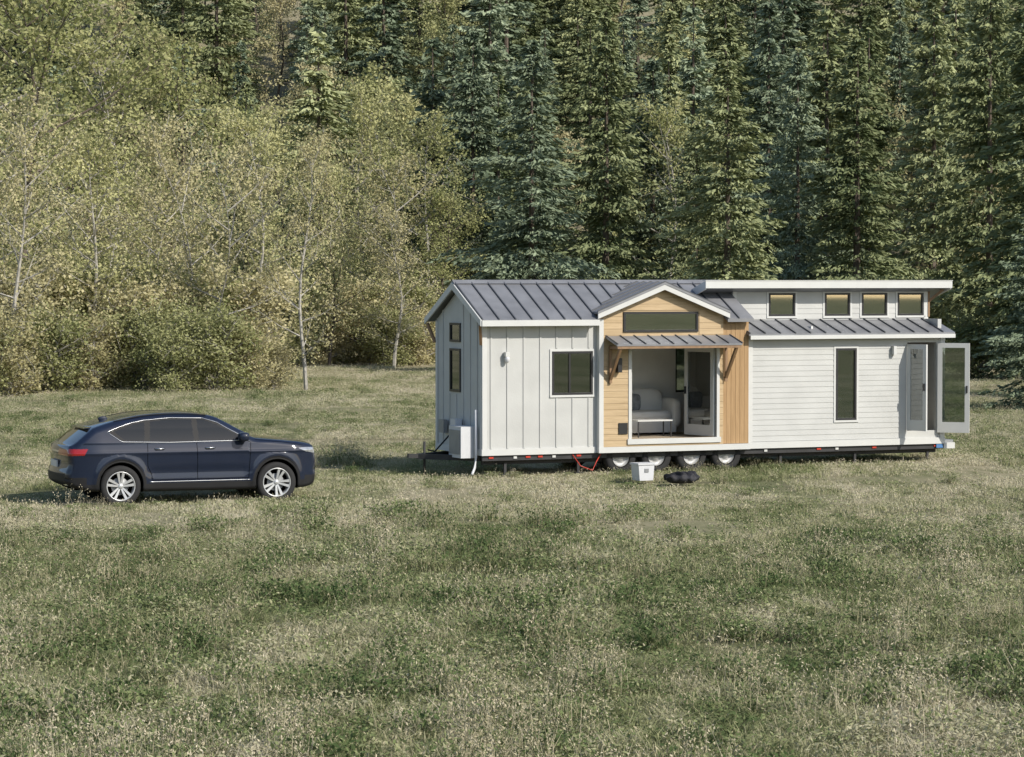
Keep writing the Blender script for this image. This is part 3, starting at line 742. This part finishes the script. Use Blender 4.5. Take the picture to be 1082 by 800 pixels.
for u in (3.42, 4.32, 5.22, 6.12):
    for yc in (.12, W-.12):
        mb.lathe((u, yc, .36), tyre, M_RUBBER, 36)
        mb.lathe((u, yc, .36), [(-.09, .21), (-.06, .20), (-.02, .14), (-.05, .09), (-.08, .07), (-.085, .001)], M_WWHEEL, 28)
    mb.box(u-.03, u+.03, .12, W-.12, .33, .39, M_STEEL)
mb.build('trailer_wheels', HS)

def hw(u, v, z=0):
    a = math.radians(23.7)
    return (-.65+u*math.cos(a)-v*math.sin(a), 62.9+u*math.sin(a)+v*math.cos(a), z)
mb = MB()
mb.prism([(-.17, .02), (.17, .02), (.20, .36), (-.20, .36)], 'y', -.16, .16, M_PLASTIC); mb.box(-.22, .22, -.18, .18, .361, .40, M_PLASTIC)
mb.box(-.05, .05, -.175, -.161, .2, .28, M_GREY)
o = mb.build('white_storage_bin'); o.location = (2.85, 61.8, .0); o.rotation_euler = (0, 0, .5)
mb = MB()
mb.ellipsoid((0, 0, .06), (.36, .26, .12), M_BAG, 40, 18, .9); mb.ellipsoid((.2, .05, .10), (.16, .16, .09), M_BAG, 20, 12); mb.ellipsoid((-.22, -.05, .08), (.18, .16, .08), M_BAG, 20, 12); mb.ellipsoid((-.03, -.1, .13), (.14, .12, .07), M_BAG, 20, 12)
mb.v = [(x+.03*math.sin(z*40+y*23), y+.03*math.sin(x*31), z+.03*math.sin(x*27+y*19)*(z > .03)) for x, y, z in mb.v]
o = mb.build('black_tarp_bag'); o.location = (3.68, 61.4, .03); o.rotation_euler = (0, 0, .2)
for i in range(24):
    p = hw(random.uniform(0, 12), random.uniform(-.9, -.1))
    put(random.choice(tufts), 'grass_tuft', GR, p[0], p[1], 0, random.uniform(0, 6), random.uniform(.25, .45))

# ------------------------------------------------------------------ car
M_PAINT = pmat('dark_blue_car_paint', (.007, .0125, .031), .5, spec=.2, coat=1, var=.05)
M_CGLASS = pmat('car_window_glass', (.010, .012, .012), .03, spec=.8, var=.05)
M_CLAD = pmat('black_cladding', (.014, .014, .015), .6, spec=.3, var=.15)
M_TAIL = pmat('tail_lamp', (.30, .012, .012), .12, coat=1, var=.1)
M_HEAD = pmat('head_lamp', (.5, .52, .55), .1, metal=.5, coat=1, var=.2, scale=20)
M_CHROME = pmat('chrome_trim', (.55, .56, .58), .25, metal=1.0, var=.03)
M_GAP = pmat('panel_gap', (.003, .003, .003), .9, spec=.0)
CAR = empty('parked_car')
XR, XF, RW = -1.43, 1.55, .385
phi = math.radians(21)
wx, wy = -7.60, 54.9
CS = 1.05
CAR.scale = (CS, CS, CS)
CAR.rotation_euler = (0, 0, phi)
lx, ly = XR*CS, -.86*CS
CAR.location = (wx-(lx*math.cos(phi)-ly*math.sin(phi)), wy-(lx*math.sin(phi)+ly*math.cos(phi)), 0.0)
def catmull(P, n):
    P = np.array(P, float); P = np.vstack([2*P[0]-P[1], P, 2*P[-1]-P[-2]]); out = []
    for i in range(1, len(P)-2):
        for t in np.linspace(0, 1, 16, endpoint=False):
            a, b, c, d = P[i-1], P[i], P[i+1], P[i+2]
            out.append(.5*((2*b)+(c-a)*t+(2*a-5*b+4*c-d)*t*t+(3*b-a-3*c+d)*t**3))
    out.append(P[-2]); out = np.array(out)
    s = np.r_[0, np.cumsum(np.linalg.norm(np.diff(out, axis=0), axis=1))]
    q = np.linspace(0, s[-1], n)
    return np.stack([np.interp(q, s, out[:, 0]), np.interp(q, s, out[:, 1])], -1)
NT = 380
T = catmull([(2.47, .60), (2.475, .76), (2.45, .96), (2.39, 1.06), (2.2, 1.12), (1.75, 1.18), (1.35, 1.22), (1.14, 1.25), (.95, 1.355), (.62, 1.54), (.38, 1.645), (.0, 1.70), (-.5, 1.71), (-1.0, 1.675), (-1.5, 1.58), (-1.86, 1.48), (-1.95, 1.435), (-2.08, 1.34), (-2.32, 1.16), (-2.42, 1.11), (-2.46, .98), (-2.44, .82), (-2.46, .72), (-2.50, .62), (-2.50, .52)], NT)
B = catmull([(2.47, .60), (2.47, .45), (2.42, .34), (2.25, .28), (1.8, .26), (0, .26), (-1.8, .28), (-2.25, .34), (-2.42, .40), (-2.49, .46), (-2.50, .52)], NT)
def belt(x): return 1.15 + .035*np.clip((.9-x)/2.5, 0, 1.2)
def Wf(x, z):
    w = np.full_like(x, .985)
    w = w - .015*np.clip((.55-z)/.3, 0, 1)
    w = w - .035*np.clip((z-1.0)/.14, 0, 1)**1.0
    zb = belt(x); g = np.clip(z-zb, 0, 1)
    w = w - .40*g - .25*g*g
    w = w - .022*np.exp(-((z-.62)/.10)**2)*np.clip((1.1-x)/.2, 0, 1)*np.clip((x+1)/.2, 0, 1) + .014*np.exp(-((z-.985)/.035)**2)
    w = w - .16*np.clip((x-1.75)/.75, 0, 1)**2 - .12*np.clip((-x-1.75)/.75, 0, 1)**2
    for c in (XR, XF): w = w+.022*np.exp(-(((x-c)**2+(z-.45)**2)**.5-.45)**2/.006)*(z < .95)
    return w
def distpoly(X, Z, P):
    D = np.full(X.shape, 9.0)
    for i in range(len(P)-1):
        a = P[i]; b = P[i+1]; ab = b-a; l2 = (ab**2).sum()+1e-12
        t = np.clip(((X-a[0])*ab[0]+(Z-a[1])*ab[1])/l2, 0, 1)
        D = np.minimum(D, np.hypot(X-a[0]-t*ab[0], Z-a[1]-t*ab[1]))
    return D
NV = 96
vv = (1-np.cos(np.linspace(0, np.pi, NV)))/2; vv = .6*vv+.4*np.linspace(0, 1, NV)
SX = B[:, None, 0]*(1-vv)+T[:, None, 0]*vv; SZ = B[:, None, 1]*(1-vv)+T[:, None, 1]*vv
def rnd_(d, r): q = np.clip(d/r, 0, 1); return r*(1-np.sqrt(np.clip(1-(1-q)**2, 0, 1)))
rT = .10; rB = .07
def surfY(X, Z): return Wf(X, Z)-rnd_(distpoly(X, Z, T), rT)-rnd_(distpoly(X, Z, B), rB)
SY = surfY(SX, SZ)
def deform(x, y, z):
    f = np.clip((x-1.9)/.57, 0, 1)**1.5; r_ = np.clip((-x-1.8)/.7, 0, 1)**1.5
    x2 = x-.20*f*y*y+.13*r_*y*y
    z2 = z-.045*y*y*np.clip((z-1.15)/.3, 0, 1)-.03*y*y*np.clip((z-.9)/.15, 0, 1)*(x > 1)
    return x2, y, z2
DLO_G = [
    [(.93, 1.215), (.75, 1.33), (.42, 1.51), (.20, 1.585), (.06, 1.60), (.06, 1.19)],
    [(-.04, 1.19), (-.04, 1.60), (-.45, 1.605), (-.83, 1.578), (-.88, 1.20)],
    [(-.98, 1.205), (-.94, 1.562), (-1.15, 1.53), (-1.36, 1.472), (-1.53, 1.405), (-1.34, 1.225)]]
DLO = [(1.04, 1.185), (.80, 1.33), (.45, 1.54), (.18, 1.62), (-.45, 1.635), (-.95, 1.60), (-1.2, 1.555), (-1.45, 1.482), (-1.66, 1.405), (-1.40, 1.20), (-.5, 1.17)]
def inpoly(x, z, P):
    c = np.zeros(x.shape, bool); n = len(P)
    for i in range(n):
        x1, z1 = P[i]; x2, z2 = P[(i+1) % n]
        c ^= ((z1 > z) != (z2 > z)) & (x < (x2-x1)*(z-z1)/((z2-z1)+1e-12)+x1)
    return c
verts = []; faces = []; fm = []
cmats = [M_PAINT, M_CGLASS, M_CLAD, M_TAIL, M_HEAD, M_CHROME, M_GAP]
fx = (SX[:-1, :-1]+SX[1:, 1:])/2; fz = (SZ[:-1, :-1]+SZ[1:, 1:])/2
mi = np.zeros(fx.shape, int)
rF = np.hypot(fx-XF, fz-.40); rR = np.hypot(fx-XR, fz-.40)
mi[(fz < .42)] = 2
mi[(rF < .475) | (rR < .475)] = 2
mi[inpoly(fx, fz, DLO)] = 2
for g in DLO_G: mi[inpoly(fx, fz, g)] = 1
mi[(fz > .95+.03*(fx+2.4)) & (fz < 1.075) & (fx < -2.05-(1.085-fz)*.8)] = 3
mi[inpoly(fx, fz, [(2.6, .89), (2.2, .95), (1.98, 1.04), (2.2, 1.05), (2.6, 1.02)])] = 4
mi[(fx > 2.15) & (fz < .50)] = 2; mi[(fx < -2.1) & (fz < .55)] = 2
kill = (rF < .425) | (rR < .425)
for sgn in (-1, 1):
    b = len(verts); X2, Y2, Z2 = deform(SX, SY*sgn, SZ)
    verts += np.stack([X2, Y2, Z2], -1).reshape(-1, 3).tolist()
    for i in range(NT-1):
        for j in range(NV-1):
            if kill[i, j]: continue
            q = [b+i*NV+j, b+(i+1)*NV+j, b+(i+1)*NV+j+1, b+i*NV+j+1]
            faces.append(q if sgn < 0 else q[::-1]); fm.append(int(mi[i, j]))
NR = 33
for P, rr_, jj in ((T, rT, NV-1), (B, rB, 0)):
    b = len(verts); e = SY[:, jj]; ys = np.linspace(-1, 1, NR)
    RX = np.repeat(P[:, :1], NR, 1); RZ = np.repeat(P[:, 1:], NR, 1); RY = e[:, None]*ys[None]
    X2, Y2, Z2 = deform(RX, RY, RZ); verts += np.stack([X2, Y2, Z2], -1).reshape(-1, 3).tolist()
    for i in range(NT-1):
        x_ = (P[i, 0]+P[i+1, 0])/2; z_ = (P[i, 1]+P[i+1, 1])/2
        if jj == 0 and -2.0 < x_ < 2.1 and (abs(x_-XF) < .42 or abs(x_-XR) < .42):
            rng_ = range(6, NR-7)
        else: rng_ = range(NR-1)
        for j in rng_:
            ya = abs((ys[j]+ys[j+1])/2*e[i]); m = 0
            if jj == 0: m = 2
            else:
                if .44 < x_ < 1.13 and z_ > 1.23 and ya < e[i]-.05: m = 1
                elif x_ < -1.98 and 1.18 < z_ < 1.42 and ya < e[i]-.06: m = 1
                elif x_ < -2.3 and .955 < z_ < 1.065 and ya > .30: m = 3
                elif x_ < -2.3 and 1.0 < z_ < 1.02: m = 5
                elif x_ < -2.3 and z_ < .62: m = 2
                elif x_ > 2.3 and .89 < z_ < 1.01 and ya > .42: m = 4
                elif x_ > 2.3 and .68 < z_ < 1.01 and ya < .62: m = 2
                elif x_ > 2.3 and z_ < .64: m = 2
            q = [b+i*NR+j, b+i*NR+j+1, b+(i+1)*NR+j+1, b+(i+1)*NR+j]
            faces.append(q); fm.append(m)
me = bpy.data.meshes.new('car_body'); me.from_pydata(verts, [], faces)
for m in cmats: me.materials.append(m)
me.polygons.foreach_set('material_index', fm)
bm = bmesh.new(); bm.from_mesh(me); bmesh.ops.remove_doubles(bm, verts=bm.verts, dist=.0008)
bmesh.ops.recalc_face_normals(bm, faces=bm.faces)
for f in bm.faces: f.smooth = True
bm.to_mesh(me); bm.free()
o = bpy.data.objects.new('body', me); COL.objects.link(o); o.parent = CAR
mb = MB()
def sline(pts, r, mat, off=0.0, sides=6, closed=False):
    P = np.array(pts + ([pts[0]] if closed else []), float)
    s = np.r_[0, np.cumsum(np.linalg.norm(np.diff(P, axis=0), axis=1))]; q = np.linspace(0, s[-1], max(3, int(s[-1]/.04)))
    X = np.interp(q, s, P[:, 0]); Z = np.interp(q, s, P[:, 1]); Y = surfY(X, Z)+off
    for sg_ in (-1, 1):
        a, b_, c = deform(X, Y*sg_, Z); mb.tube(list(zip(a.tolist(), b_.tolist(), c.tolist())), r, mat, sides)
sline(DLO, .009, M_CHROME, 0, 6, True)
def arcp(c, r, a0, a1, n=14): return [(c+r*math.cos(math.radians(a)), .40+r*math.sin(math.radians(a))) for a in np.linspace(a0, a1, n)]
sline([(.01, 1.16), (.02, .8), (.02, .48)], .005, M_GAP)
sline([(1.05, 1.17), (1.03, .9), (1.0, .48)], .005, M_GAP)
sline([(-.92, 1.18), (-.93, .95)] + arcp(XR, .60, 33, 6), .005, M_GAP)
sline([(-.84, .478), (1.0, .478)], .005, M_GAP)
sline([(-.90, .445), (1.03, .445)], .010, M_CHROME, -.003)
sline([(1.15, 1.215), (1.6, 1.165), (2.1, 1.09)], .004, M_GAP)
for c in (XR, XF): sline(arcp(c, .43, -12, 192, 30), .02, M_CLAD, -.014, 7)
for c in (XR, XF):
    prof = [(c+.425*math.cos(math.radians(a)), .40+.425*math.sin(math.radians(a))) for a in range(-20, 201, 10)]
    for sgn in (-1, 1):
        n = len(prof); pts = [(q[0], sgn*.97, q[1]) for q in prof]+[(q[0], sgn*.60, q[1]) for q in prof]
        mb.poly(pts, [(i, i+1, n+i+1, n+i) for i in range(n-1)]+[tuple(range(n, 2*n))], M_GAP)
mb.box(-2.2, 2.2, -.6, .6, .30, .5, M_GAP)
mb.build('side_trim_and_arches', CAR, fix=False)
for wi, c in enumerate((XR, XF)):
    for sgn in (-1, 1):
        mb = MB(); yc = 0
        mb.lathe((0, 0, 0), [(-.10, .255), (-.118, .29), (-.118, .33), (-.105, .365), (-.07, .383), (.07, .383), (.105, .365), (.118, .31), (.10, .255)], M_RUBBER, 48)
        mb.lathe((0, 0, 0), [(-.10, .275), (-.115, .267), (-.10, .25), (.06, .24), (.09, .27)], M_SILVER, 48)
        mb.lathe((0, 0, 0), [(.02, .24), (.02, .01)], M_GAP, 32)
        mb.lathe((0, 0, 0), [(-.01, .165), (-.02, .16), (-.02, .02)], M_GREY, 32)
        mb.lathe((0, 0, 0), [(-.06, .055), (-.09, .045), (-.098, .03), (-.1, .001)], M_SILVER, 24)
        for k in range(5):
            for dd in (-.2, .2):
                a0 = 2*math.pi*k/5+.3; a1 = a0+dd
                p0 = Vector((.04*math.cos(a0+dd*1.5), -.075, .04*math.sin(a0+dd*1.5))); p1 = Vector((.255*math.cos(a1), -.098, .255*math.sin(a1)))
                d = (p1-p0); t_ = Vector((-d.z, 0, d.x)).normalized()
                w0, w1 = .014, .026
                pts = [p0-t_*w0, p0+t_*w0, p1+t_*w1, p1-t_*w1]; back = [q+Vector((0, .05, 0)) for q in pts]
                mb.poly([*pts, *back], [(0,1,2,3), (4,7,6,5), (0,4,5,1), (1,5,6,2), (2,6,7,3), (3,7,4,0)], M_SILVER)
        o = mb.build('wheel_%d' % (wi*2+(sgn > 0)), CAR)
        o.location = (c, sgn*.855, RW-.01); o.rotation_euler = (0, .4*wi, 0 if sgn < 0 else math.pi)
mb = MB()
for sgn in (-1, 1):
    mb.ellipsoid((.88, sgn*1.06, 1.25), (.10, .12, .085), M_PAINT, 20, 12, .6); mb.box(.86, .94, min(sgn*.93, sgn*1.0), max(sgn*.93, sgn*1.0), 1.17, 1.21, M_CLAD)
    for xh in (-.80, .16):
        yh = float(Wf(np.array([xh]), np.array([1.05]))[0])
        mb.tube([(xh, sgn*(yh-.01), 1.05), (xh+.03, sgn*(yh+.028), 1.053), (xh+.17, sgn*(yh+.028), 1.055), (xh+.2, sgn*(yh-.01), 1.055)], .012, M_CHROME, 7)
    pts = []
    for k in range(17):
        x_ = .25-1.75*k/16; zt = float(np.interp(-x_, -T[60:300, 0], T[60:300, 1])); yr = .68
        pts.append((x_, sgn*yr, zt-.045*yr*yr-.004))
    mb.tube(pts, .012, M_CLAD, 7)
    mb.box(-2.40, -2.34, sgn*.62-.12, sgn*.62+.12, .40, .44, M_CHROME)
for z_ in (.76, .84, .92): mb.box(2.435, 2.462, -.30, .30, z_, z_+.014, M_CHROME)
mb.box(-2.475, -2.45, -.26, .26, .72, .84, M_PLASTIC)
mb.prism([(-1.80, 1.47), (-2.02, 1.44), (-2.02, 1.425), (-1.86, 1.435)], 'y', -.56, .56, M_PAINT)
mb.ellipsoid((-1.55, 0, 1.58), (.09, .02, .05), M_PAINT)
mb.build('trim_details', CAR)
for i in range(26):
    t_ = random.uniform(-2.6, 2.6); v_ = random.uniform(-1.6, -1.05)
    put(random.choice(tufts), 'grass_tuft', GR, CAR.location.x+t_*math.cos(phi)-v_*math.sin(phi), CAR.location.y+t_*math.sin(phi)+v_*math.cos(phi), 0, random.uniform(0, 6), random.uniform(.2, .35))

# ------------------------------------------------------------------ light, sky, camera
EL = math.radians(36); sd = Vector((.80, -.60, 0)).normalized()*math.cos(EL); sd.z = math.sin(EL)
sun = bpy.data.lights.new('sun', 'SUN'); sun.energy = 4.5; sun.angle = math.radians(.5); sun.color = (1, .94, .84)
so = bpy.data.objects.new('sun', sun); COL.objects.link(so); so.rotation_euler = (-sd).to_track_quat('-Z', 'Y').to_euler(); so.location = (30, 20, 40)
w = bpy.data.worlds.new('World'); scene.world = w; w.use_nodes = True
nt = w.node_tree; bg = nt.nodes['Background']
sk = nt.nodes.new('ShaderNodeTexSky'); sk.sky_type = 'NISHITA'; sk.sun_disc = False; sk.sun_elevation = EL; sk.sun_rotation = math.atan2(sd.x, sd.y)
nt.links.new(sk.outputs[0], bg.inputs[0]); bg.inputs[1].default_value = .135
cam = bpy.data.cameras.new('camera'); co = bpy.data.objects.new('camera', cam); COL.objects.link(co)
cam.sensor_width = 36; cam.lens = 36*F/1082; cam.clip_start = .5; cam.clip_end = 3000
co.location = (0, 0, 4.4); co.rotation_euler = (math.radians(90)-math.atan(105/F), 0, 0)
scene.camera = co
scene.view_settings.view_transform = 'Standard'; scene.view_settings.look = 'None'; scene.view_settings.exposure = 0
